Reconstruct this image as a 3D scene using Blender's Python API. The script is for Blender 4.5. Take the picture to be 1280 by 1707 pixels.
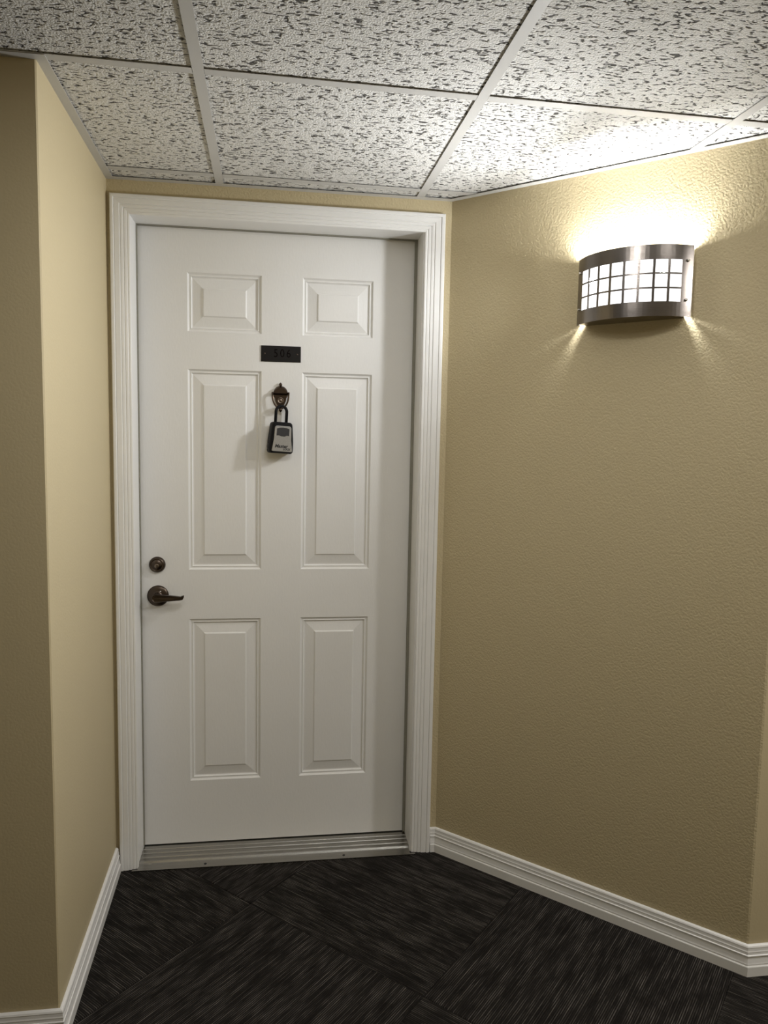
import bpy, bmesh, math, random
from mathutils import Vector, Matrix

random.seed(7)
for o in list(bpy.data.objects):
    bpy.data.objects.remove(o, do_unlink=True)
S = bpy.context.scene
COL = S.collection

# ------------------------------------------------------------------ camera
FPX, CX, CY, CZ = 1219.83, 0.4471, -2.4398, 1.386
YAW, PITCH, ROLL = 0.1421, -0.0952, 0.0189
sy, cy, sp, cp = math.sin(YAW), math.cos(YAW), math.sin(PITCH), math.cos(PITCH)
fw = Vector((sy * cp, cy * cp, sp)); rt = Vector((cy, -sy, 0)); up = rt.cross(fw)
r2 = math.cos(ROLL) * rt + math.sin(ROLL) * up
u2 = -math.sin(ROLL) * rt + math.cos(ROLL) * up
cam = bpy.data.cameras.new('camera')
cam.sensor_fit = 'HORIZONTAL'; cam.sensor_width = 36.0; cam.lens = FPX / 1280 * 36.0
cam.clip_start = 0.02
camo = bpy.data.objects.new('camera', cam); COL.objects.link(camo)
m = Matrix.Identity(4)
for i in range(3):
    m[i][0] = r2[i]; m[i][1] = u2[i]; m[i][2] = -fw[i]
m[0][3], m[1][3], m[2][3] = CX, CY, CZ
camo.matrix_world = m
S.camera = camo

# ------------------------------------------------------------------ world, exposure
W = bpy.data.worlds.new('world'); S.world = W; W.use_nodes = True
W.node_tree.nodes['Background'].inputs[0].default_value = (1.0, 0.97, 0.92, 1)
W.node_tree.nodes['Background'].inputs[1].default_value = 0.3
S.view_settings.view_transform = 'Standard'
S.view_settings.look = 'None'
S.view_settings.gamma = 1.0
S.view_settings.use_curve_mapping = False
S.view_settings.exposure = 0.0
PANEL = 1.7            # radiance of the lit acrylic behind its cutouts
BULB = 330.0            # radiance of the lamp bulbs in the wall light

LAMP = dict(left=5.0, middle=2.6, right=0.7)     # watts thrown out through the front of the wall light
# unseen fills added below the hall ceiling, shining down to lift the ambient light
def hall_fill(loc, power, size=(0.3, 0.12)):
    l = bpy.data.lights.new('hall_fill', 'AREA'); l.shape = 'RECTANGLE'; l.size, l.size_y = size
    l.energy = power; l.color = (1.0, 0.98, 0.95)
    o = bpy.data.objects.new('hall_fill', l); COL.objects.link(o); o.location = loc

hall_fill((2.6, -1.7, 2.12), 22.6)
hall_fill((1.5, -1.45, 2.12), 1.6)
hall_fill((0.75, -1.25, 2.12), 5.2)
hall_fill((0.4, -1.5, 2.12), 3.2)

# ------------------------------------------------------------------ the place, measured in metres
H = 2.1446             # underside of the ceiling grid
WY = -0.1055           # plane of the wall around the door (door face is y = 0)
XL, XR = -0.0653, 0.9792
P0 = (-2.9, -0.7939); P1 = (-0.0458, -0.7939); P2 = (XL, WY); P3 = (XR, WY)
P4 = (1.6786, -0.7766); P5 = (4.3, -0.7766)
HALL_Y = -2.75         # far side of the hall, behind the camera
DW, ZB, DH = 0.8901, 0.0142, 2.032
PI = math.pi

# ------------------------------------------------------------------ helpers
def mesh(name, v, f, mat=None, parent=None, smooth=False, loc=None):
    me = bpy.data.meshes.new(name)
    me.from_pydata([tuple(p) for p in v], [], f)
    bm = bmesh.new(); bm.from_mesh(me)
    bmesh.ops.recalc_face_normals(bm, faces=bm.faces)
    bm.to_mesh(me); bm.free()
    if smooth:
        me.polygons.foreach_set('use_smooth', [True] * len(me.polygons))
    if mat: me.materials.append(mat)
    return link(name, me, parent, loc)

def link(name, me, parent=None, loc=None):
    o = bpy.data.objects.new(name, me); COL.objects.link(o)
    if parent: o.parent = parent
    if loc: o.location = loc
    return o

def bmobj(name, bm, mat, parent=None, smooth=False, loc=None):
    bmesh.ops.recalc_face_normals(bm, faces=bm.faces)
    me = bpy.data.meshes.new(name); bm.to_mesh(me); bm.free()
    if smooth:
        me.polygons.foreach_set('use_smooth', [True] * len(me.polygons))
    if mat: me.materials.append(mat)
    return link(name, me, parent, loc)

def empty(name, loc=(0, 0, 0)):
    o = bpy.data.objects.new(name, None); COL.objects.link(o); o.location = loc
    o.empty_display_size = 0.1
    return o

def tag(o, label, cat=None, kind=None, group=None):
    o['label'] = label
    if cat: o['category'] = cat
    if kind: o['kind'] = kind
    if group: o['group'] = group
    return o

def prism_data(poly, z0, z1):
    n = len(poly)
    v = [(x, y, z0) for x, y in poly] + [(x, y, z1) for x, y in poly]
    f = [tuple(range(n))[::-1], tuple(range(n, 2 * n))]
    f += [(i, (i + 1) % n, n + (i + 1) % n, n + i) for i in range(n)]
    return v, f

def join(parts):
    V, F = [], []
    for v, f in parts:
        b = len(V); V += v; F += [tuple(i + b for i in q) for q in f]
    return V, F

def box_data(a, b):
    return prism_data([(a[0], a[1]), (b[0], a[1]), (b[0], b[1]), (a[0], b[1])], a[2], b[2])

def nrm(a, b):
    dx, dy = b[0] - a[0], b[1] - a[1]; l = math.hypot(dx, dy)
    return (dy / l, -dx / l)              # points into the room when walking left to right

def offset(path, i, d):
    """the i-th corner of an open path moved d into the room, mitred"""
    p = path[i]
    if i == 0: n = nrm(path[0], path[1]); return (p[0] + n[0] * d, p[1] + n[1] * d)
    if i == len(path) - 1: n = nrm(path[-2], path[-1]); return (p[0] + n[0] * d, p[1] + n[1] * d)
    n1 = nrm(path[i - 1], p); n2 = nrm(p, path[i + 1])
    k = d / (1 + n1[0] * n2[0] + n1[1] * n2[1])
    return (p[0] + (n1[0] + n2[0]) * k, p[1] + (n1[1] + n2[1]) * k)

def sweep(path, i, prof):
    """profile (into the room, z) carried along segment i of the path, with mitred ends"""
    n = len(prof); v = []
    for j in (i, i + 1):
        for d, z in prof:
            x, y = offset(path, j, d); v.append((x, y, z))
    f = [(k, (k + 1) % n, n + (k + 1) % n, n + k) for k in range(n)]
    f += [tuple(range(n)), tuple(range(n, 2 * n))[::-1]]
    return v, f

def lathe(bm, prof, n=40, centre=(0, 0, 0)):
    """profile (radius, depth) turned about the y axis; depth goes towards -y"""
    cx, cyy, cz = centre; rings = []
    for r, d in prof:
        if r < 1e-6:
            rings.append([bm.verts.new((cx, cyy - d, cz))])
        else:
            rings.append([bm.verts.new((cx + r * math.cos(2 * PI * k / n), cyy - d, cz + r * math.sin(2 * PI * k / n))) for k in range(n)])
    for a, b in zip(rings, rings[1:]):
        for k in range(n):
            k2 = (k + 1) % n
            if len(a) == 1 and len(b) == 1: continue
            if len(a) == 1: bm.faces.new((a[0], b[k], b[k2]))
            elif len(b) == 1: bm.faces.new((a[k], b[0], a[k2]))
            else: bm.faces.new((a[k], b[k], b[k2], a[k2]))

def tube(bm, pts, rad, n=12, closed=False):
    """round bar along points; rad is a number or one radius per point"""
    pts = [Vector(p) for p in pts]; N = len(pts); rings = []
    ref = None
    for i, p in enumerate(pts):
        a = pts[(i - 1) % N] if (closed or i > 0) else p
        b = pts[(i + 1) % N] if (closed or i < N - 1) else p
        t = (b - a).normalized()
        if ref is None:
            ref = t.orthogonal().normalized()
        ref = (ref - t * ref.dot(t)).normalized()
        bi = t.cross(ref); r = rad[i] if isinstance(rad, (list, tuple)) else rad
        rings.append([bm.verts.new(p + ref * (r * math.cos(2 * PI * k / n)) + bi * (r * math.sin(2 * PI * k / n))) for k in range(n)])
    M = N if closed else N - 1
    for i in range(M):
        a, b = rings[i], rings[(i + 1) % N]
        for k in range(n):
            bm.faces.new((a[k], a[(k + 1) % n], b[(k + 1) % n], b[k]))
    if not closed:
        bm.faces.new(rings[0]); bm.faces.new(rings[-1][::-1])

def loft(bm, outline, levels, cap=True):
    """outline of (x, z) scaled about its centre at successive depths: levels = [(y, inset)]"""
    n = len(outline)
    mx = sum(p[0] for p in outline) / n; mz = sum(p[1] for p in outline) / n
    w = (max(p[0] for p in outline) - min(p[0] for p in outline)) / 2
    h = (max(p[1] for p in outline) - min(p[1] for p in outline)) / 2
    rings = []
    for y, ins in levels:
        rings.append([bm.verts.new((mx + (x - mx) * (1 - ins / w), y, mz + (z - mz) * (1 - ins / h))) for x, z in outline])
    for a, b in zip(rings, rings[1:]):
        for k in range(n):
            bm.faces.new((a[k], a[(k + 1) % n], b[(k + 1) % n], b[k]))
    if cap:
        bm.faces.new(rings[0]); bm.faces.new(rings[-1][::-1])

def rounded(pts, rads, n=6):
    """polygon with each corner rounded by its own radius"""
    out = []
    N = len(pts)
    for i in range(N):
        p = Vector(pts[i]); a = (Vector(pts[i - 1]) - p); b = (Vector(pts[(i + 1) % N]) - p)
        r = rads[i] if isinstance(rads, (list, tuple)) else rads
        if r <= 0: out.append(tuple(p)); continue
        a.normalize(); b.normalize()
        ang = a.angle(b); dist = r / math.tan(ang / 2)
        q0 = p + a * dist; q1 = p + b * dist
        for k in range(n + 1):
            t = k / n
            out.append(tuple(q0 * (1 - t) ** 2 + p * 2 * t * (1 - t) + q1 * t ** 2))
    return out

# ------------------------------------------------------------------ materials
class NT:
    def __init__(s, name):
        s.m = bpy.data.materials.new(name); s.m.use_nodes = True
        s.t = s.m.node_tree; s.b = s.t.nodes['Principled BSDF']
    def n(s, typ, **kw):
        nd = s.t.nodes.new(typ)
        for k, v in kw.items():
            if k.startswith('i_'):
                key = k[2:]; nd.inputs[int(key) if key.isdigit() else key].default_value = v
            else: setattr(nd, k, v)
        return nd
    def l(s, a, b): s.t.links.new(a, b)
    def coord(s, scale=(1, 1, 1), kind='Object', rnd=False):
        c = s.n('ShaderNodeTexCoord'); mp = s.n('ShaderNodeMapping')
        mp.inputs['Scale'].default_value = scale
        s.l(c.outputs[kind], mp.inputs['Vector'])
        if rnd:
            oi = s.n('ShaderNodeObjectInfo'); mm = s.n('ShaderNodeMath', operation='MULTIPLY'); mm.inputs[1].default_value = 37.0
            s.l(oi.outputs['Random'], mm.inputs[0]); s.l(mm.outputs[0], mp.inputs['Location'])
        return mp.outputs[0]
    def noise(s, vec, scale, detail=2, rough=0.5):
        nd = s.n('ShaderNodeTexNoise'); nd.inputs['Scale'].default_value = scale
        nd.inputs['Detail'].default_value = detail; nd.inputs['Roughness'].default_value = rough
        s.l(vec, nd.inputs['Vector']); return nd.outputs['Fac']
    def ramp(s, fac, stops):
        r = s.n('ShaderNodeValToRGB'); e = r.color_ramp.elements
        while len(e) < len(stops): e.new(0.5)
        for el, (p, c) in zip(e, stops):
            el.position = p; el.color = (c, c, c, 1) if not isinstance(c, tuple) else (*c, 1)
        s.l(fac, r.inputs[0]); return r.outputs[0]
    def mix(s, fac, a, b, mode='MIX'):
        x = s.n('ShaderNodeMix', data_type='RGBA', blend_type=mode)
        for sock, val in ((x.inputs[0], fac), (x.inputs[6], a), (x.inputs[7], b)):
            if isinstance(val, (int, float)): sock.default_value = val
            elif isinstance(val, tuple): sock.default_value = (*val, 1)
            else: s.l(val, sock)
        return x.outputs[2]
    def bump(s, height, dist, strength=1.0):
        b = s.n('ShaderNodeBump'); b.inputs['Distance'].default_value = dist; b.inputs['Strength'].default_value = strength
        s.l(height, b.inputs['Height']); s.l(b.outputs[0], s.b.inputs['Normal'])
    def set(s, col=None, rough=None, metal=None, spec=None):
        if col is not None:
            if isinstance(col, tuple): s.b.inputs['Base Color'].default_value = (*col, 1)
            else: s.l(col, s.b.inputs['Base Color'])
        if rough is not None: s.b.inputs['Roughness'].default_value = rough
        if metal is not None: s.b.inputs['Metallic'].default_value = metal
        if spec is not None: s.b.inputs['Specular IOR Level'].default_value = spec
        return s.m

def m_wall(name='tan_orange_peel_paint', relief=0.55):
    t = NT(name)
    v = t.coord()
    a = t.noise(v, 175, 1.5, 0.45)
    t.bump(t.ramp(a, [(0.3, 0.0), (0.62, 1.0)]), 0.0011, relief)
    c = t.mix(t.noise(v, 1.3, 2), (0.565, 0.478, 0.300), (0.545, 0.46, 0.286))
    return t.set(c, 0.55, spec=0.35)

def m_white(name, col, rough, bump=0.0, scale=220, stretch=(1, 1, 1), spec=0.5):
    t = NT(name); v = t.coord(stretch)
    if bump: t.bump(t.noise(v, scale, 2), bump, 0.5)
    d = t.noise(t.coord((1, 1, 1)), 9, 4, 0.6)
    c = t.mix(t.ramp(d, [(0.35, 0.0), (0.75, 0.06)]), col, tuple(x * 0.75 for x in col))
    return t.set(c, rough, spec=spec)

def m_ceiling_tile():
    t = NT('fissured_ceiling_tile')
    v = t.coord((72, 150, 150), rnd=True)
    w = t.n('ShaderNodeMix', data_type='VECTOR')      # wander the fissures a little
    wn = t.n('ShaderNodeTexNoise'); wn.inputs['Scale'].default_value = 0.5; t.l(v, wn.inputs['Vector'])
    w.inputs[0].default_value = 0.12
    t.l(v, w.inputs[4]); t.l(wn.outputs['Color'], w.inputs[5])
    add = t.n('ShaderNodeVectorMath', operation='ADD'); sc = t.n('ShaderNodeVectorMath', operation='SCALE'); sc.inputs['Scale'].default_value = 2.2
    t.l(wn.outputs['Color'], sc.inputs[0]); t.l(v, add.inputs[0]); t.l(sc.outputs[0], add.inputs[1])
    a = t.noise(add.outputs[0], 1.0, 1.5, 0.5)
    fis = t.ramp(a, [(0.365, 1.0), (0.42, 0.0)])
    p = t.noise(t.coord((330, 400, 400), rnd=True), 1.0, 1, 0.5)
    pin = t.ramp(p, [(0.24, 1.0), (0.30, 0.0)])
    hole = t.n('ShaderNodeMath', operation='MAXIMUM'); t.l(fis, hole.inputs[0]); t.l(pin, hole.inputs[1])
    col = t.mix(hole.outputs[0], (0.74, 0.73, 0.70), (0.10, 0.096, 0.09))
    g = t.noise(t.coord((1, 1, 1), rnd=True), 230, 2)
    h = t.n('ShaderNodeMath', operation='MULTIPLY_ADD'); h.inputs[1].default_value = -1.0
    t.l(t.ramp(a, [(0.34, 1.0), (0.46, 0.0)]), h.inputs[0]); t.l(t.ramp(g, [(0.3, 0.0), (0.7, 0.3)]), h.inputs[2])
    t.bump(h.outputs[0], 0.004, 0.8)
    return t.set(col, 0.9, spec=0.2)

def m_carpet():
    t = NT('striped_charcoal_carpet')
    w = t.n('ShaderNodeTexWave', wave_type='BANDS', bands_direction='Y', wave_profile='SIN')
    w.inputs['Scale'].default_value = 62.0; w.inputs['Distortion'].default_value = 0.0
    c0 = t.n('ShaderNodeTexCoord'); t.l(c0.outputs['Object'], w.inputs['Vector'])
    wl = t.ramp(w.outputs['Fac'], [(0.45, 0.0), (0.85, 1.0)])
    dash = t.ramp(t.noise(t.coord((10, 210, 1), rnd=True), 1.0, 2, 0.6), [(0.42, 0.05), (0.66, 1.0)])
    blotch = t.ramp(t.noise(t.coord((13, 34, 1), rnd=True), 1.0, 3, 0.6), [(0.36, 0.25), (0.64, 1.0)])
    a = t.mix(1.0, t.mix(1.0, wl, dash, 'MULTIPLY'), blotch, 'MULTIPLY')
    base = t.mix(blotch, (0.0095, 0.0082, 0.0072), (0.0175, 0.0155, 0.014))
    col = t.mix(a, base, (0.155, 0.140, 0.126))
    fib = t.noise(t.coord((1, 1, 1)), 500, 2)
    hh = t.n('ShaderNodeMath', operation='MULTIPLY_ADD'); hh.inputs[1].default_value = 0.5
    t.l(fib, hh.inputs[0]); t.l(wl, hh.inputs[2])
    t.bump(hh.outputs[0], 0.003, 0.7)
    return t.set(col, 0.95, spec=0.1)

def m_metal(name, col, rough, brush=None, bump=0.0004, metal=1.0, aniso=0.0):
    t = NT(name)
    if brush:
        n = t.noise(t.coord(brush), 1.0, 3, 0.6); t.bump(n, bump, 0.35)
        c = t.mix(t.ramp(n, [(0.3, 0.0), (0.7, 0.5)]), col, tuple(x * 0.72 for x in col)); t.set(c)
    else: t.set(col)
    t.b.inputs['Anisotropic'].default_value = aniso
    return t.set(None, rough, metal)

def m_plain(name, col, rough=0.5, metal=0.0, spec=0.5, grain=0):
    t = NT(name)
    if grain: t.bump(t.noise(t.coord(), grain, 2), 0.0005, 0.5)
    n = t.noise(t.coord(), 60, 3)
    return t.set(t.mix(n, col, tuple(x * 0.85 for x in col)), rough, metal, spec)

def m_emit(name, col, strength):
    t = NT(name); t.set((0.9, 0.9, 0.9), 0.5)
    t.b.inputs['Emission Color'].default_value = (*col, 1); t.b.inputs['Emission Strength'].default_value = strength
    return t.m

def m_acrylic():
    t = NT('white_acrylic_diffuser')
    t.set((0.85, 0.85, 0.85), 0.6)
    t.b.inputs['Emission Color'].default_value = (0.97, 0.985, 1.0, 1); t.b.inputs['Emission Strength'].default_value = PANEL
    return t.m

M = dict(
    wall=m_wall(), wall_smooth=m_wall('tan_smooth_paint', 0.1),
    trim=m_white('white_trim_paint', (0.85, 0.845, 0.83), 0.36, 0.0002, 160),
    door=m_white('white_door_paint', (0.82, 0.815, 0.80), 0.42, 0.0005, 60, (3, 3, 1)),
    grid=m_white('ceiling_grid_enamel', (0.56, 0.55, 0.525), 0.5),
    tile=m_ceiling_tile(), carpet=m_carpet(),
    bronze=m_metal('aged_bronze', (0.085, 0.066, 0.052), 0.32),
    bronze_pale=m_metal('pale_bronze', (0.20, 0.16, 0.13), 0.3),  # paler bronze for the key plug and peephole
    knocker=m_metal('antique_brass', (0.088, 0.064, 0.048), 0.28),
    steel=m_metal('brushed_steel', (0.23, 0.207, 0.190), 0.25, (6, 6, 900), 0.0002, aniso=0.5),
    chrome=m_metal('bright_screw_metal', (0.65, 0.64, 0.62), 0.2),
    alu=m_metal('worn_aluminium', (0.42, 0.41, 0.385), 0.27, (5, 160, 160), 0.0002),
    acrylic=m_acrylic(),
    enamel=m_plain('white_reflector_enamel', (0.85, 0.85, 0.84), 0.5),
    black=m_plain('black_rubber', (0.010, 0.010, 0.011), 0.5, spec=0.1, grain=600),
    grey=m_plain('dark_grey_plastic', (0.040, 0.040, 0.042), 0.35, spec=0.3),
    silver=m_metal('silver_lockbox_paint', (0.42, 0.42, 0.42), 0.34, (500, 500, 500), 0.0002, metal=0.75),
    ink=m_plain('black_print', (0.012, 0.012, 0.012), 0.5),
    plate=m_plain('dark_engraved_plate', (0.011, 0.0095, 0.0085), 0.4, spec=0.18),
    digit=m_plain('engraved_digit', (0.004, 0.0022, 0.0022), 0.6, spec=0.05),
    strip=m_plain('olive_weatherstrip', (0.28, 0.27, 0.22), 0.7),
    dark=m_plain('dark_void', (0.03, 0.03, 0.03), 0.8),
    board=m_plain('raw_board', (0.35, 0.34, 0.32), 0.8),
    bulb=m_emit('lamp_bulb_glow', (0.97, 0.985, 1.0), BULB),
)

# ------------------------------------------------------------------ room shell
FLOOR_X0, FLOOR_X1 = P0[0], P5[0]
floor = mesh('floor', *box_data((FLOOR_X0 - .1, HALL_Y - .1, -0.12), (FLOOR_X1 + .1, 0.25, -0.008)), M['board'])
tag(floor, 'hall floor laid with striped charcoal carpet tiles on the diagonal', 'floor', 'structure')
ceil = mesh('ceiling', *box_data((FLOOR_X0 - .1, HALL_Y - .1, H + .09), (FLOOR_X1 + .1, 0.25, H + .15)), M['board'])
tag(ceil, 'suspended ceiling of white fissured tiles in a grey metal grid', 'ceiling', 'structure')

ZT = H + 0.003
TH = 0.11
B = 0.003
P1a = (P1[0] - B, P1[1]); P1b = (P1[0] - B * 0.05, P1[1] + B)
P4a = (P4[0] - 0.7216 * B, P4[1] + 0.692 * B); P4b = (P4[0] + B, P4[1])
PATH = [P0, P1a, P1b, P2, P3, P4a, P4b, P5]
OUT = [P0, P1, P2, P3, P4, P5]
def wall(name, poly, label, mat='wall_smooth', z0=0.0, z1=ZT):
    o = mesh(name, *prism_data(poly, z0, z1), M[mat])
    return tag(o, label, 'wall', 'structure')
o1 = offset(OUT, 1, -TH); o2 = offset(OUT, 2, -TH); o3 = offset(OUT, 3, -TH); o4 = offset(OUT, 4, -TH)
wall('wall_front_left', [P0, P1a, o1, (P0[0], P0[1] + TH)], 'tan painted wall facing the hall at the left of the door alcove')
wall('wall_left', [P1a, P1b, P2, o2, o1], 'tan painted side wall of the alcove left of the white door')
wall('wall_right', [P3, P4a, P4b, o4, o3], 'tan textured wall at an angle right of the door, carrying the lit wall light', 'wall')
wall('wall_front_right', [P4b, P5, (P5[0], P5[1] + TH), o4], 'tan wall facing the hall beyond the right outside corner')
JT = 0.022
v, f = join([prism_data([P2, (-JT, WY), (-JT, WY + TH), o2], 0, ZT),
             prism_data([(DW + JT, WY), P3, o3, (DW + JT, WY + TH)], 0, ZT),
             prism_data([(-JT, WY), (DW + JT, WY), (DW + JT, WY + TH), (-JT, WY + TH)], ZB + DH + JT, ZT)])
tag(mesh('wall_back', v, f, M['wall']), 'tan painted wall around the white entry door', 'wall', 'structure')
wall('wall_near', [(P0[0], HALL_Y), (P0[0], HALL_Y - TH), (P5[0], HALL_Y - TH), (P5[0], HALL_Y)], 'tan wall along the other side of the hall facing the door')
wall('wall_hall_left', [(P0[0], HALL_Y - TH), (P0[0], P0[1] + TH), (P0[0] - TH, P0[1] + TH), (P0[0] - TH, HALL_Y - TH)], 'tan wall closing the left end of the hall')
wall('wall_hall_right', [(P5[0], HALL_Y - TH), (P5[0], P5[1] + TH), (P5[0] + TH, P5[1] + TH), (P5[0] + TH, HALL_Y - TH)], 'tan wall closing the right end of the hall')

# ------------------------------------------------------------------ baseboards
BP = [(0.0005, 0), (0.0150, 0), (0.0150, 0.0255), (0.0142, 0.0275), (0.0125, 0.0280), (0.0118, 0.0300), (0.0128, 0.0325), (0.0118, 0.036),
      (0.0102, 0.046), (0.0100, 0.0515), (0.0118, 0.0535), (0.0118, 0.0560), (0.0098, 0.0575), (0.0092, 0.0630), (0.0100, 0.0650),
      (0.0088, 0.0680), (0.0082, 0.0740), (0.0086, 0.0765), (0.0070, 0.0800), (0.0040, 0.0820), (0.0005, 0.0825)]
LPATH = [P0, P1, (P2[0] - 0.0005 * 0, WY - 0.0185)]
RPATH = [(DW + 0.0685, WY), P3, P4, P5]
for nm, path, i, lab in (('baseboard_front_left', LPATH, 0, 'white moulded baseboard along the hall wall at far left'),
                         ('baseboard_left', LPATH, 1, 'white moulded baseboard along the alcove wall left of the door'),
                         ('baseboard_back', RPATH, 0, 'short white baseboard stub between door casing and angled wall'),
                         ('baseboard_right', RPATH, 1, 'white moulded baseboard along the angled wall under the wall light'),
                         ('baseboard_front_right', RPATH, 2, 'white moulded baseboard past the right outside corner')):
    tag(mesh(nm, *sweep(path, i, BP), M['trim']), lab, 'baseboard', 'structure')

# ------------------------------------------------------------------ carpet tiles (parts of the floor)
CT = 0.614
A0 = (0.3671, -0.3326)
ca = math.atan2(-0.7598 + 0.3326, 0.8142 - 0.3671)       # runs down-right
ux, uy = math.cos(ca), math.sin(ca)
half = CT / 2 - 0.0006
def tile_mesh():
    c = 0.0022; z1, z0 = 0.0, -0.007
    v = []
    for s_, z in ((half, z0), (half, z1 - c * 0.7), (half - c, z1)):
        v += [(-s_, -s_, z), (s_, -s_, z), (s_, s_, z), (-s_, s_, z)]
    f = [(3, 2, 1, 0), (8, 9, 10, 11)]
    for k in (0, 4):
        f += [(k + i, k + (i + 1) % 4, k + 4 + (i + 1) % 4, k + 4 + i) for i in range(4)]
    me = bpy.data.meshes.new('carpet_tile'); me.from_pydata(v, [], f); me.materials.append(M['carpet']); return me
ctm = tile_mesh()
for i in range(-7, 9):
    for j in range(-8, 8):
        a, b = (i + .5) * CT, (j + .5) * CT
        x = A0[0] + a * ux - b * uy; y = A0[1] + a * uy + b * ux
        if not (FLOOR_X0 + .1 < x < FLOOR_X1 - .1 and HALL_Y < y < 0.2): continue
        if y > -0.35 and (x < -0.55 or x > 1.75): continue
        o = link('carpet_tile', ctm, floor, (x, y, 0))
        o.rotation_euler = (0, 0, ca + (PI / 2 if (i + j) % 2 else 0))

# ------------------------------------------------------------------ suspended ceiling (parts of the ceiling)
GX, GY, GA, GS = 0.2749, -0.7999, 0.0158, 0.61
gx, gy = (math.cos(GA), math.sin(GA)), (-math.sin(GA), math.cos(GA))
ROOM = [P0, P1, P2, P3, P4, P5, (P5[0], HALL_Y), (P0[0], HALL_Y)]
def G(a, b): return (GX + a * gx[0] + b * gy[0], GY + a * gx[1] + b * gy[1])
def inside_spans(p, q, eps):
    """stretches of the line p-q that lie in the room"""
    ts = [0.0, 1.0]; dx, dy = q[0] - p[0], q[1] - p[1]
    for k in range(len(ROOM)):
        a, b = ROOM[k], ROOM[(k + 1) % len(ROOM)]
        ex, ey = b[0] - a[0], b[1] - a[1]; den = dx * ey - dy * ex
        if abs(den) < 1e-9: continue
        t = ((a[0] - p[0]) * ey - (a[1] - p[1]) * ex) / den
        u = ((a[0] - p[0]) * dy - (a[1] - p[1]) * dx) / den
        if 0 <= u <= 1 and 0 < t < 1: ts.append(t)
    ts.sort(); out = []; L = math.hypot(dx, dy)
    for t0, t1 in zip(ts, ts[1:]):
        tm = (t0 + t1) / 2; x, y = p[0] + tm * dx, p[1] + tm * dy; c = False
        for k in range(len(ROOM)):
            (xa, ya), (xb, yb) = ROOM[k], ROOM[(k + 1) % len(ROOM)]
            if (ya > y) != (yb > y) and x < (xb - xa) * (y - ya) / (yb - ya) + xa: c = not c
        if c and (t1 - t0) * L > 0.03: out.append((t0 + eps / L, t1 - eps / L))
    return out
FL = 0.012
def tee(name, p, q, zoff=0.0):
    dx, dy = q[0] - p[0], q[1] - p[1]; L = math.hypot(dx, dy); tx, ty = dx / L, dy / L
    prof = [(-FL, zoff), (FL, zoff), (FL, 0.0012 + zoff), (0.002, 0.0014 + zoff), (0.002, 0.034), (-0.002, 0.034), (-0.002, 0.0014 + zoff), (-FL, 0.0012 + zoff)]
    v = []
    for c in (p, q):
        for d, z in prof: v.append((c[0] - ty * d, c[1] + tx * d, H + z))
    n = len(prof)
    f = [(k, (k + 1) % n, n + (k + 1) % n, n + k) for k in range(n)] + [tuple(range(n)), tuple(range(n, 2 * n))[::-1]]
    mesh(name, v, f, M['grid'], ceil)
for i in range(-5, 8):
    p, q = G(i * GS, -3.3 * GS), G(i * GS, 1.5 * GS)
    for t0, t1 in inside_spans(p, q, 0.004):
        tee('main_tee', (p[0] + (q[0] - p[0]) * t0, p[1] + (q[1] - p[1]) * t0), (p[0] + (q[0] - p[0]) * t1, p[1] + (q[1] - p[1]) * t1))
for j in range(-3, 2):
    for i in range(-6, 8):
        p, q = G(i * GS + FL, j * GS), G((i + 1) * GS - FL, j * GS)
        for t0, t1 in inside_spans(p, q, 0.0006):
            tee('cross_tee', (p[0] + (q[0] - p[0]) * t0, p[1] + (q[1] - p[1]) * t0), (p[0] + (q[0] - p[0]) * t1, p[1] + (q[1] - p[1]) * t1), 0.0003)
hs = GS / 2 - 0.0035
tv, tf = [], []
for s_, z in ((hs, 0.016), (hs, 0.001), (hs - 0.001, 0.0)):
    tv += [(-s_, -s_, z), (s_, -s_, z), (s_, s_, z), (-s_, s_, z)]
tf = [(0, 1, 2, 3), (11, 10, 9, 8)]
for k in (0, 4): tf += [(k + i, k + 4 + i, k + 4 + (i + 1) % 4, k + (i + 1) % 4) for i in range(4)]
tme = bpy.data.meshes.new('ceiling_tile'); tme.from_pydata(tv, [], tf); tme.materials.append(M['tile'])
for i in range(-6, 8):
    for j in range(-4, 2):
        x, y = G((i + .5) * GS, (j + .5) * GS)
        if x < P0[0] - .2 or x > P5[0] + .2 or y < HALL_Y - .35: continue
        if y > -0.55 and (x < -0.4 or x > 2.1): continue
        o = link('ceiling_tile', tme, ceil, (x, y, H + 0.0036)); o.rotation_euler = (0, 0, GA)
AP = [(0.0, H - 0.0012), (0.022, H - 0.0012), (0.022, H - 0.0001), (0.0, H - 0.0001)]
for i in range(5):
    mesh('wall_angle', *sweep(OUT, i, AP), M['grid'], ceil)

# ------------------------------------------------------------------ door, its frame and its sill
ZD0, ZD1 = ZB + 0.003, ZB + DH - 0.003
XD0, XD1 = 0.0025, DW - 0.0025
PX = [(0.1530, 0.3860), (0.5175, 0.7470)]
PZ = [(0.2355, 0.7915), (0.9570, 1.6075), (1.7255, 1.9095)]
xs = [XD0] + [x for p in PX for x in p] + [XD1]
zs = [ZD0] + [z for p in PZ for z in p] + [ZD1]
v = [(x, 0.0, z) for z in zs for x in xs]; nx = len(xs); f = []
for r in range(len(zs) - 1):
    for c in range(nx - 1):
        if r % 2 == 1 and c % 2 == 1: continue
        f.append((r * nx + c, r * nx + c + 1, (r + 1) * nx + c + 1, (r + 1) * nx + c))
b0 = len(v)
v += [(XD0, 0.044, ZD0), (XD1, 0.044, ZD0), (XD1, 0.044, ZD1), (XD0, 0.044, ZD1)]
lo = list(range(nx)); hi = [(len(zs) - 1) * nx + k for k in range(nx)]
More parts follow.
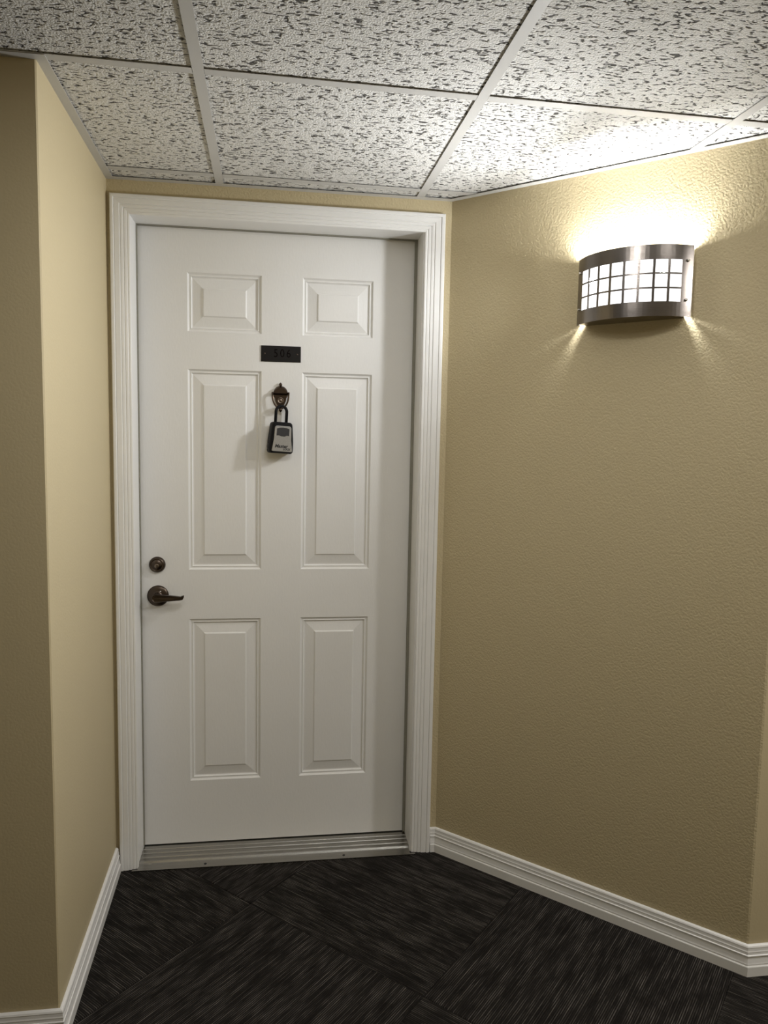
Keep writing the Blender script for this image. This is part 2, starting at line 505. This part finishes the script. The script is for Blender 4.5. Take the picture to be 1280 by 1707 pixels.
lf = [r * nx for r in range(len(zs))]; rg = [r * nx + nx - 1 for r in range(len(zs))]
f += [(b0, b0 + 1, b0 + 2, b0 + 3), tuple(lo + [b0 + 1, b0]), tuple(hi + [b0 + 2, b0 + 3]), tuple(lf + [b0 + 3, b0]), tuple(rg + [b0 + 2, b0 + 1])]
door = mesh('door_1', v, f, M['door'])
tag(door, 'white six panel entry door with bronze lever, knocker and dark number plate', 'door', 'structure')
RINGS = [(0, 0), (0.0015, 0.0022), (0.0050, 0.0055), (0.0085, 0.0058), (0.0105, 0.0045), (0.0140, 0.0098), (0.0165, 0.0102), (0.0470, 0.0042), (0.0500, 0.0012), (0.0510, 0.0006)]
for (x0, x1) in PX:
    for (z0, z1) in PZ:
        v, f = [], []
        for ins, dep in RINGS:
            v += [(x0 + ins, dep, z0 + ins), (x1 - ins, dep, z0 + ins), (x1 - ins, dep, z1 - ins), (x0 + ins, dep, z1 - ins)]
        for k in range(len(RINGS) - 1):
            f += [(4 * k + i, 4 * k + (i + 1) % 4, 4 * k + 4 + (i + 1) % 4, 4 * k + 4 + i) for i in range(4)]
        k = 4 * (len(RINGS) - 1); f.append((k, k + 1, k + 2, k + 3))
        mesh('panel', v, f, M['door'], door)

frame = empty('trim_1', (0, WY, 0))
tag(frame, 'white moulded door casing and jamb around the entry door', 'door frame', 'structure')
frame_inv = (0, -WY, 0)
CW = 0.0565
CP = [(0, 0), (0, 0.0125), (0.0015, 0.0150), (0.0040, 0.0160), (0.0100, 0.0160), (0.0120, 0.0125), (0.0140, 0.0140), (0.0270, 0.0130), (0.0290, 0.0095),
      (0.0310, 0.0112), (0.0370, 0.0102), (0.0390, 0.0072), (0.0410, 0.0090), (0.0470, 0.0080), (0.0490, 0.0060), (0.0510, 0.0072), (0.0552, 0.0062), (CW, 0.0048), (CW, 0)]
XO0, XO1, ZO = 0.002 - CW, DW + 0.0025 + CW + 0.008, ZB + DH + CW - 0.002
def casing(kind):
    n = len(CP); v = []
    for end in (0, 1):
        for w, t in CP:
            y = -t - 0.0003
            ww = w * (1 if kind != 'right' else (CW + 0.0065) / CW)
            if kind == 'left': v.append((XO0 + w, y, 0.0005 if end == 0 else ZO - w))
            if kind == 'right': v.append((XO1 - ww, y, 0.0005 if end == 0 else ZO - w))
            if kind == 'head': v.append((XO0 + w if end == 0 else XO1 - w * (CW + 0.0065) / CW, y, ZO - w))
    f = [(k, (k + 1) % n, n + (k + 1) % n, n + k) for k in range(n)] + [tuple(range(n)), tuple(range(n, 2 * n))[::-1]]
    mesh('casing', v, f, M['trim'], frame)
for k in ('left', 'right', 'head'): casing(k)
y0, y1 = 0.0, 0.1055 + 0.05
for a, b in (((-JT + .0005, y0, 0.0005), (0, y1, ZB + DH)), ((DW, y0, 0.0005), (DW + JT - .0005, y1, ZB + DH)), ((-JT + .0005, y0, ZB + DH), (DW + JT - .0005, y1, ZB + DH + JT - .0005))):
    mesh('jamb', *box_data(a, b), M['trim'], frame)
yw0, yw1 = 0.1055 - 0.012, 0.1055 - 0.0006
for a, b in (((0.0001, yw0, 0.02), (0.003, yw1, ZB + DH - .003)), ((DW - 0.0085, yw0, 0.02), (DW - 0.0001, yw1, ZB + DH - .003)), ((0.0001, yw0, ZB + DH - .003), (DW - .0001, yw1, ZB + DH - .0001))):
    o = mesh('weatherstrip', *box_data(a, b), M['strip'], frame)
    o['label'] = 'olive grey weatherstrip against the door face'
# closes the opening behind the door
mesh('trim_2', *box_data((-JT, 0.0512, 0.0), (DW + JT, 0.060, ZB + DH + JT)), M['dark'])
tag(bpy.data.objects['trim_2'], 'dark backing behind the closed entry door', 'backing', 'structure')

# sill: ridged aluminium threshold running from under the door to a lip in front of the casing
TP = [(0.044, 0.0), (0.044, 0.0135), (0.0, 0.0138), (-0.010, 0.0150), (-0.0250, 0.0150), (-0.0270, 0.0135), (-0.0300, 0.0135), (-0.0330, 0.0150), (-0.0460, 0.0142), (-0.0480, 0.0126), (-0.0520, 0.0126),
      (-0.0560, 0.0140), (-0.0690, 0.0130), (-0.0720, 0.0110), (-0.0780, 0.0110), (-0.0820, 0.0120), (-0.0900, 0.0112), (-0.0960, 0.0070), (-0.1010, 0.0052), (-0.1225, 0.0040)]
def sill_x(y): return 0.0006
v = []
for side in (0, 1):
    for y, z in TP: v.append((0.0006 if side == 0 else DW - 0.0006, y, max(z, 0.0004)))
    v.append((0.0006 if side == 0 else DW - 0.0006, -0.1225, 0.0004))
n = len(TP) + 1
f = [(k, (k + 1) % n, n + (k + 1) % n, n + k) for k in range(n)] + [tuple(range(n)), tuple(range(n, 2 * n))[::-1]]
lip = prism_data([(0.0006, -0.1225), (-0.0140, -0.1232), (-0.0165, -0.1310), (DW + 0.0165, -0.1310), (DW + 0.0145, -0.1232), (DW - 0.0006, -0.1225)], 0.0004, 0.0040)
v2, f2 = join([(v, f), lip])
sill = mesh('threshold', v2, f2, M['alu'])
tag(sill, 'worn ridged aluminium threshold at the foot of the white door', 'threshold')
for sx in (0.2125, 0.6655):
    bm = bmesh.new(); lathe(bm, [(0.0045, 0.0), (0.0045, 0.0008), (0.0030, 0.0011), (0.0, 0.0009)], 14)
    o = bmobj('screw', bm, M['dark'], sill, True, (sx, -0.1135, 0.0042)); o.rotation_euler = (-PI / 2, 0, 0)

# ------------------------------------------------------------------ door hardware (parts of the door)
bm = bmesh.new()
lathe(bm, [(0.0262, 0.0), (0.0262, 0.0025), (0.0250, 0.0060), (0.0215, 0.0115), (0.0195, 0.0125), (0.0185, 0.0110), (0.0165, 0.0110), (0.0155, 0.0125), (0.0, 0.0125)], 48)
db = bmobj('deadbolt', bm, M['bronze'], door, True, (0.0525, -0.0002, 0.9745)); db['label'] = 'round dark bronze deadbolt above the lever'
bm = bmesh.new(); lathe(bm, [(0.0075, 0.0), (0.0075, 0.0012), (0.0068, 0.0018), (0.0, 0.0018)], 24)
bmobj('key_plug', bm, M['bronze_pale'], db, True, (0, -0.0124, -0.0035))
o = mesh('keyhole', *box_data((-0.0008, -0.0006, -0.0042), (0.0008, 0.0, 0.0042)), M['dark'], db, loc=(0, -0.0142, -0.0035))

bm = bmesh.new()
lathe(bm, [(0.0345, 0.0), (0.0345, 0.0030), (0.0335, 0.0055), (0.0290, 0.0085), (0.0180, 0.0110), (0.0130, 0.0125), (0.0115, 0.0180), (0.0110, 0.0420), (0.0, 0.0420)], 48)
lv = bmobj('door_lever', bm, M['bronze'], door, True, (0.0540, -0.0002, 0.8712)); lv['label'] = 'dark bronze lever handle on a round rose'
def lever_outline():
    pts = [(0.0, -0.0132), (0.045, -0.0092), (0.074, -0.0078), (0.083, -0.0062), (0.0865, 0.0010), (0.0868, 0.0080), (0.0800, 0.0062), (0.0770, 0.0042), (0.045, 0.0088), (0.0, 0.0132)]
    arc = [(-0.0132 * math.sin(t), 0.0132 * math.cos(t)) for t in [k * PI / 10 for k in range(1, 10)]]
    return pts + arc
bm = bmesh.new()
ol = lever_outline(); nl = len(ol); rings = []
def ins(p, d):
    k = 1 - d / 0.0132; return (p[0] if p[0] > 0.03 else p[0] * k, p[1] * k)
for y, d in ((-0.036, 0.002), (-0.038, 0.0), (-0.047, 0.0), (-0.0495, 0.0012), (-0.0495, 0.0024), (-0.0485, 0.0036)):
    rings.append([bm.verts.new((ins(p, d)[0], y - 0.006 * (ins(p, d)[0] / 0.087) ** 2 * (-1), ins(p, d)[1])) for p in ol])
for a, b in zip(rings, rings[1:]):
    for k in range(nl): bm.faces.new((a[k], a[(k + 1) % nl], b[(k + 1) % nl], b[k]))
bm.faces.new(rings[0]); bm.faces.new(rings[-1][::-1])
bmobj('handle', bm, M['bronze'], lv, False)
bm = bmesh.new(); lathe(bm, [(0.0028, 0), (0.0028, 0.0012), (0.0016, 0.002), (0, 0.002)], 14)
bmobj('key_button', bm, M['chrome'], lv, True, (0.0095, -0.0100, 0.0150))

def text_data(body, size, depth, bold=0.0):
    cu = bpy.data.curves.new('text', 'FONT'); cu.body = body; cu.size = size; cu.extrude = depth; cu.offset = bold
    cu.align_x = 'CENTER'; cu.align_y = 'CENTER'; cu.resolution_u = 3
    to = bpy.data.objects.new('text', cu); COL.objects.link(to)
    bpy.context.view_layer.update()
    dg = bpy.context.evaluated_depsgraph_get()
    me = bpy.data.meshes.new_from_object(to.evaluated_get(dg))
    bpy.data.objects.remove(to, do_unlink=True); bpy.data.curves.remove(cu)
    return me

# number plate
bm = bmesh.new()
loft(bm, [(-0.0640, -0.0255), (0.0640, -0.0255), (0.0640, 0.0255), (-0.0640, 0.0255)], [(0.0, 0.0), (-0.0022, 0.0), (-0.0032, 0.0010)])
pl = bmobj('number_plate', bm, M['plate'], door, False, (0.4484, -0.0002, 1.6645)); pl['label'] = 'dark rectangular plate engraved 506'
for k, ch in enumerate('506'):
    me = text_data(ch, 0.037, 0.0003); me.materials.append(M['digit'])
    o = link('digit', me, pl, (-0.0165 + k * 0.0205, -0.0034, 0.0005)); o.rotation_euler = (PI / 2, 0, 0); o.scale = (0.82, 1, 1)
for sx in (-0.052, 0.052):
    bm = bmesh.new(); lathe(bm, [(0.0026, 0), (0.0022, 0.0009), (0, 0.0012)], 14)
    bmobj('screw', bm, M['bronze'], pl, True, (sx, -0.0031, 0.0))

# knocker with peephole
kx, kz = 0.4478, 1.5250
bm = bmesh.new()
ko = []
for k in range(33):                       # domed head of the back plate
    t = PI * k / 32; ko.append((0.0235 * math.cos(t), 0.0115 + 0.0250 * math.sin(t)))
ko += [(-0.0225, 0.0030), (-0.0190, -0.0020), (-0.0175, -0.0120), (-0.0120, -0.0240), (-0.0050, -0.0310), (0.0, -0.0330), (0.0050, -0.0310), (0.0120, -0.0240), (0.0175, -0.0120), (0.0190, -0.0020), (0.0225, 0.0030)]
loft(bm, ko, [(0.0, 0.0), (-0.0035, 0.0), (-0.0060, 0.0022)])
kn = bmobj('door_knocker', bm, M['knocker'], door, False, (kx, -0.0002, kz)); kn['label'] = 'antique brass door knocker with peephole'
bm = bmesh.new()
loft(bm, [(0.0250 * math.cos(PI * k / 24), 0.0070 + 0.0270 * math.sin(PI * k / 24)) for k in range(25)], [(-0.0050, 0.0), (-0.0105, 0.0008), (-0.0140, 0.0045)])
bmobj('head', bm, M['knocker'], kn, False)
bm = bmesh.new()
tube(bm, [(0, -0.006, 0.031), (0, -0.007, 0.036), (0, -0.007, 0.040), (0, -0.007, 0.0440), (0, -0.007, 0.0475)], [0.0038, 0.0030, 0.0056, 0.0044, 0.0008], 12)
bmobj('finial', bm, M['knocker'], kn, True)
bm = bmesh.new()
lathe(bm, [(0.0105, 0.004), (0.0105, 0.0085), (0.0090, 0.0100), (0.0070, 0.0095), (0.0060, 0.0080), (0.0045, 0.0090), (0.0, 0.0100)], 28, (0, 0, -0.0105))
bmobj('peephole', bm, M['bronze_pale'], kn, True)
ring = []
for k in range(29):
    t = PI * (0.06 + 0.88 * k / 28) * 1.0
    ring.append((0.0262 * math.cos(t + 0.0) * (1.0 if abs(math.cos(t)) > 0 else 1), -0.0150 - 0.004 * math.sin(t), 0.0120 - 0.0485 * math.sin(t) ** 0.9))
ring = [(0.0262, -0.0125, 0.0150)] + ring + [(-0.0262, -0.0125, 0.0150)]
bm = bmesh.new(); tube(bm, ring, 0.0030, 12)
tube(bm, [(-0.0285, -0.0115, 0.0125), (-0.0235, -0.0115, 0.0125)], 0.0042, 12); tube(bm, [(0.0235, -0.0115, 0.0125), (0.0285, -0.0115, 0.0125)], 0.0042, 12)
tube(bm, [(0, -0.019, -0.0350), (0, -0.019, -0.0400), (0, -0.018, -0.0445), (0, -0.018, -0.0490)], [0.0030, 0.0062, 0.0050, 0.0008], 12)
bmobj('ring', bm, M['knocker'], kn, True)

# ------------------------------------------------------------------ lockbox hanging from the knocker ring
lb = empty('key_lockbox', (0.4490, -0.0200, 1.4440))
lb.rotation_euler = (0, math.radians(3.0), math.radians(15))
tag(lb, 'small silver and black combination key lockbox hanging from the door knocker', 'lockbox')
body = rounded([(-0.0400, -0.1010), (0.0400, -0.1010), (0.0390, -0.0620), (0.0330, 0.0), (-0.0330, 0.0), (-0.0390, -0.0620)], [0.011, 0.011, 0.02, 0.012, 0.012, 0.02], 6)
bm = bmesh.new()
loft(bm, body, [(0.010, 0.003), (0.0075, 0.0), (-0.0200, 0.0), (-0.0270, 0.0018), (-0.0310, 0.0050)])
bmobj('body', bm, M['black'], lb, False)['label'] = 'black rubber body of the lockbox'
face = rounded([(-0.0340, -0.0950), (0.0340, -0.0950), (0.0285, -0.0560), (0.0270, -0.0125), (-0.0270, -0.0125), (-0.0285, -0.0560)], [0.004, 0.004, 0.03, 0.009, 0.009, 0.03], 6)
bm = bmesh.new()
loft(bm, face, [(-0.0300, 0.0), (-0.0335, 0.0), (-0.0350, 0.0014)])
fc_ = bmobj('front_cover', bm, M['silver'], lb, False); fc_['label'] = 'silver front cover'
shp = [(-0.0205, -0.0440), (-0.0130, -0.0430), (-0.0060, -0.0460), (0.0060, -0.0460), (0.0130, -0.0430), (0.0205, -0.0440), (0.0205, -0.0215), (0.0110, -0.0185), (0.0, -0.0175), (-0.0110, -0.0185), (-0.0205, -0.0215)]
bm = bmesh.new(); loft(bm, shp, [(-0.0345, 0.0), (-0.0357, 0.0), (-0.0362, 0.0010)])
bmobj('dial_shutter', bm, M['grey'], lb, False)['label'] = 'dark sliding shutter over the dials'
me = text_data('Master', 0.0150, 0.0002, 0.0005); me.materials.append(M['ink'])
o = link('lettering', me, fc_, (-0.003, -0.0351, -0.0780)); o.rotation_euler = (PI / 2, 0, 0)
sh = Matrix.Identity(4); sh[0][1] = 0.25; me.transform(sh)
me = text_data('LOCK', 0.0085, 0.0002, 0.0004); me.materials.append(M['ink']); me.transform(sh)
o = link('lettering', me, fc_, (0.0150, -0.0351, -0.0870)); o.rotation_euler = (PI / 2, 0, 0)
bm = bmesh.new(); lathe(bm, [(0.0095, 0), (0.0090, 0.0020), (0.0060, 0.0030), (0, 0.0030)], 24)
o = bmobj('side_button', bm, M['grey'], lb, True, (-0.0398, -0.008, -0.0800)); o.rotation_euler = (0, 0, -PI / 2)
bm = bmesh.new()
sp_ = [(0.0180, 0, -0.006), (0.0180, 0, 0.034)] + [(0.0180 * math.cos(PI * k / 16), 0, 0.034 + 0.0180 * math.sin(PI * k / 16)) for k in range(1, 16)] + [(-0.0180, 0, 0.034), (-0.0180, 0, -0.006)]
tube(bm, sp_, 0.0049, 14)
bmobj('shackle', bm, M['black'], lb, True)['label'] = 'black coated shackle hooked through the knocker ring'

# ------------------------------------------------------------------ wall light
AR = 0.7647
T = Vector((math.cos(AR), -math.sin(AR), 0)); N = Vector((-math.sin(AR), -math.cos(AR), 0)); Z = Vector((0, 0, 1))
S0, S1, DE, SG, LZ1, LZ0 = 0.4321, 0.7388, 0.0184, 0.0782, 1.9049, 1.7242
SC = (S0 + S1) / 2; HL = (S1 - S0) / 2; RAD = (HL * HL + SG * SG) / (2 * SG); HA = math.asin(HL / RAD)
LC = Vector((XR, WY, 0)) + T * SC
sconce = empty('wall_sconce', LC)
tag(sconce, 'lit curved brushed steel wall light with square cutouts on the angled tan wall', 'wall light')
def arc(u, z, inset=0.0):
    t = u * HA
    return T * ((RAD - inset) * math.sin(t)) + N * (DE + SG - RAD + (RAD - inset) * math.cos(t)) + Z * z
us = [-1.0, -0.905]
for k in range(8):
    us += [-0.8215 + k * 0.2100, -0.8215 + k * 0.2100 + 0.1730]
us += [0.905, 1.0]
zz = [LZ0, 1.7615, 1.7937, 1.7982, 1.8300, 1.8345, 1.8672, LZ1]
ul = [(us[i], us[i + 1], i) for i in range(len(us) - 1)]
bm = bmesh.new(); cols = []; sub = []
for a, b, i in ul:
    hole = (i >= 2 and i % 2 == 0 and i < 18)
    for k in range(3): sub.append((a + (b - a) * k / 3, hole))
sub.append((1.0, False))
fr = [[bm.verts.new(arc(u, z)) for z in zz] for u, _ in sub]
bk = [[bm.verts.new(arc(u, z, 0.0014)) for z in zz] for u, _ in sub]
solid = lambda c, r: 0 <= c < len(sub) - 1 and 0 <= r < len(zz) - 1 and not (sub[c][1] and r in (1, 3, 5))
for c in range(len(sub) - 1):
    for r in range(len(zz) - 1):
        if not solid(c, r): continue
        bm.faces.new((fr[c][r], fr[c + 1][r], fr[c + 1][r + 1], fr[c][r + 1]))
        bm.faces.new((bk[c][r + 1], bk[c + 1][r + 1], bk[c + 1][r], bk[c][r]))
        if not solid(c - 1, r): bm.faces.new((fr[c][r], fr[c][r + 1], bk[c][r + 1], bk[c][r]))
        if not solid(c + 1, r): bm.faces.new((fr[c + 1][r], bk[c + 1][r], bk[c + 1][r + 1], fr[c + 1][r + 1]))
        if not solid(c, r - 1): bm.faces.new((fr[c][r], bk[c][r], bk[c + 1][r], fr[c + 1][r]))
        if not solid(c, r + 1): bm.faces.new((fr[c][r + 1], fr[c + 1][r + 1], bk[c + 1][r + 1], bk[c][r + 1]))
shade = bmobj('shade', bm, M['steel'], sconce); shade['label'] = 'brushed steel shade with three rows of square cutouts'
# diffuser just behind the shade
bm = bmesh.new(); n_ = 36; a_, b_ = [], []
for k in range(n_ + 1):
    u = -0.90 + 1.80 * k / n_
    a_.append([bm.verts.new(arc(u, z, 0.0060)) for z in (LZ0 + .0090, LZ1 - .004)]); b_.append([bm.verts.new(arc(u, z, 0.0085)) for z in (LZ0 + .0090, LZ1 - .004)])
outer = []
for k in range(n_):
    outer.append(bm.faces.new((a_[k][0], a_[k + 1][0], a_[k + 1][1], a_[k][1])))
    bm.faces.new((b_[k][1], b_[k + 1][1], b_[k + 1][0], b_[k][0]))
    for e in (0, 1): bm.faces.new((a_[k][e], b_[k][e], b_[k + 1][e], a_[k + 1][e]))
for k in (0, n_): bm.faces.new((a_[k][0], a_[k][1], b_[k][1], b_[k][0]))
for fc in bm.faces: fc.material_index = 1
for fc in outer: fc.material_index = 0
dif = bmobj('diffuser', bm, M['acrylic'], sconce, True); dif['label'] = 'white acrylic diffuser glowing behind the cutouts'
dif.data.materials.append(M['enamel'])
def wbox(s0, s1, z0, z1, n0, n1):
    v = []
    for z in (z0, z1):
        for s_, n in ((s0, n0), (s1, n0), (s1, n1), (s0, n1)): v.append(T * s_ + N * n + Z * z)
    return v, [(0, 1, 2, 3), (7, 6, 5, 4), (0, 4, 5, 1), (1, 5, 6, 2), (2, 6, 7, 3), (3, 7, 4, 0)]
bp = mesh('back_plate', *join([wbox(-0.150, 0.150, LZ0 + .020, LZ1 - .024, 0.0, 0.003),
    wbox(-0.1500, -0.1488, LZ0 + .004, LZ1 - .006, 0.0005, 0.0200), wbox(0.1488, 0.1500, LZ0 + .004, LZ1 - .006, 0.0005, 0.0200)]), M['enamel'], sconce)
# floor of the lamp, short of the shade at both ends
pts = [T * (-0.133) + N * 0.0001]
for k in range(13):
    u = -0.89 + 1.78 * k / 12; pts.append(arc(u, 0, 0.0013))
pts.append(T * 0.133 + N * 0.0001)
n_ = len(pts)
v = [p + Z * (LZ0 + .0012) for p in pts] + [p + Z * (LZ0 + .0032) for p in pts]
f = [tuple(range(n_))[::-1], tuple(range(n_, 2 * n_))] + [(k, (k + 1) % n_, n_ + (k + 1) % n_, n_ + k) for k in range(n_)]
mesh('bottom_plate', v, f, M['steel'], sconce)
for u in (-0.905, 0.905):
    for z in (1.8655, 1.7660):
        bm = bmesh.new(); lathe(bm, [(0.0036, -0.002), (0.0036, 0.0030), (0.0028, 0.0046), (0, 0.0052)], 16)
        o = bmobj('screw', bm, M['chrome'], sconce, True, arc(u, z))
        t = u * HA; nn = T * math.sin(t) + N * math.cos(t)
        o.rotation_euler = (0, 0, math.atan2(nn.y, nn.x) + PI / 2)
for s_ in (-0.078, 0.078):
    bm = bmesh.new(); tube(bm, [T * s_ + N * 0.044 + Z * (LZ0 + .0034), T * s_ + N * 0.044 + Z * 1.812], 0.012, 16)
    holder = bmobj('lamp_holder', bm, M['enamel'], sconce, True)
    bm = bmesh.new()
    bmesh.ops.create_uvsphere(bm, u_segments=24, v_segments=16, radius=0.027)
    for vv in bm.verts:
        if vv.co.z < 0: vv.co.z *= 1.2
    bmobj('bulb', bm, M['bulb'], holder, True, T * s_ + N * 0.044 + Z * 1.838)
# light leaving the front of the lamp
for nm, u, wd in (('left', -0.68, 0.085), ('middle', 0.0, 0.130), ('right', 0.68, 0.085)):
    l = bpy.data.lights.new('lamp_light', 'AREA'); l.shape = 'RECTANGLE'; l.size, l.size_y = wd, 0.10
    l.energy = LAMP[nm]; l.color = (0.97, 0.985, 1.0)
    o = bpy.data.objects.new('lamp_light', l); COL.objects.link(o)
    l.spread = math.radians(138)
    o.parent = sconce
    t = u * HA; nn = (T * math.sin(t) + N * math.cos(t)).normalized()
    o.location = arc(u, 1.8145, -0.012)
    o.rotation_euler = (-nn).to_track_quat('Z', 'Y').to_euler()
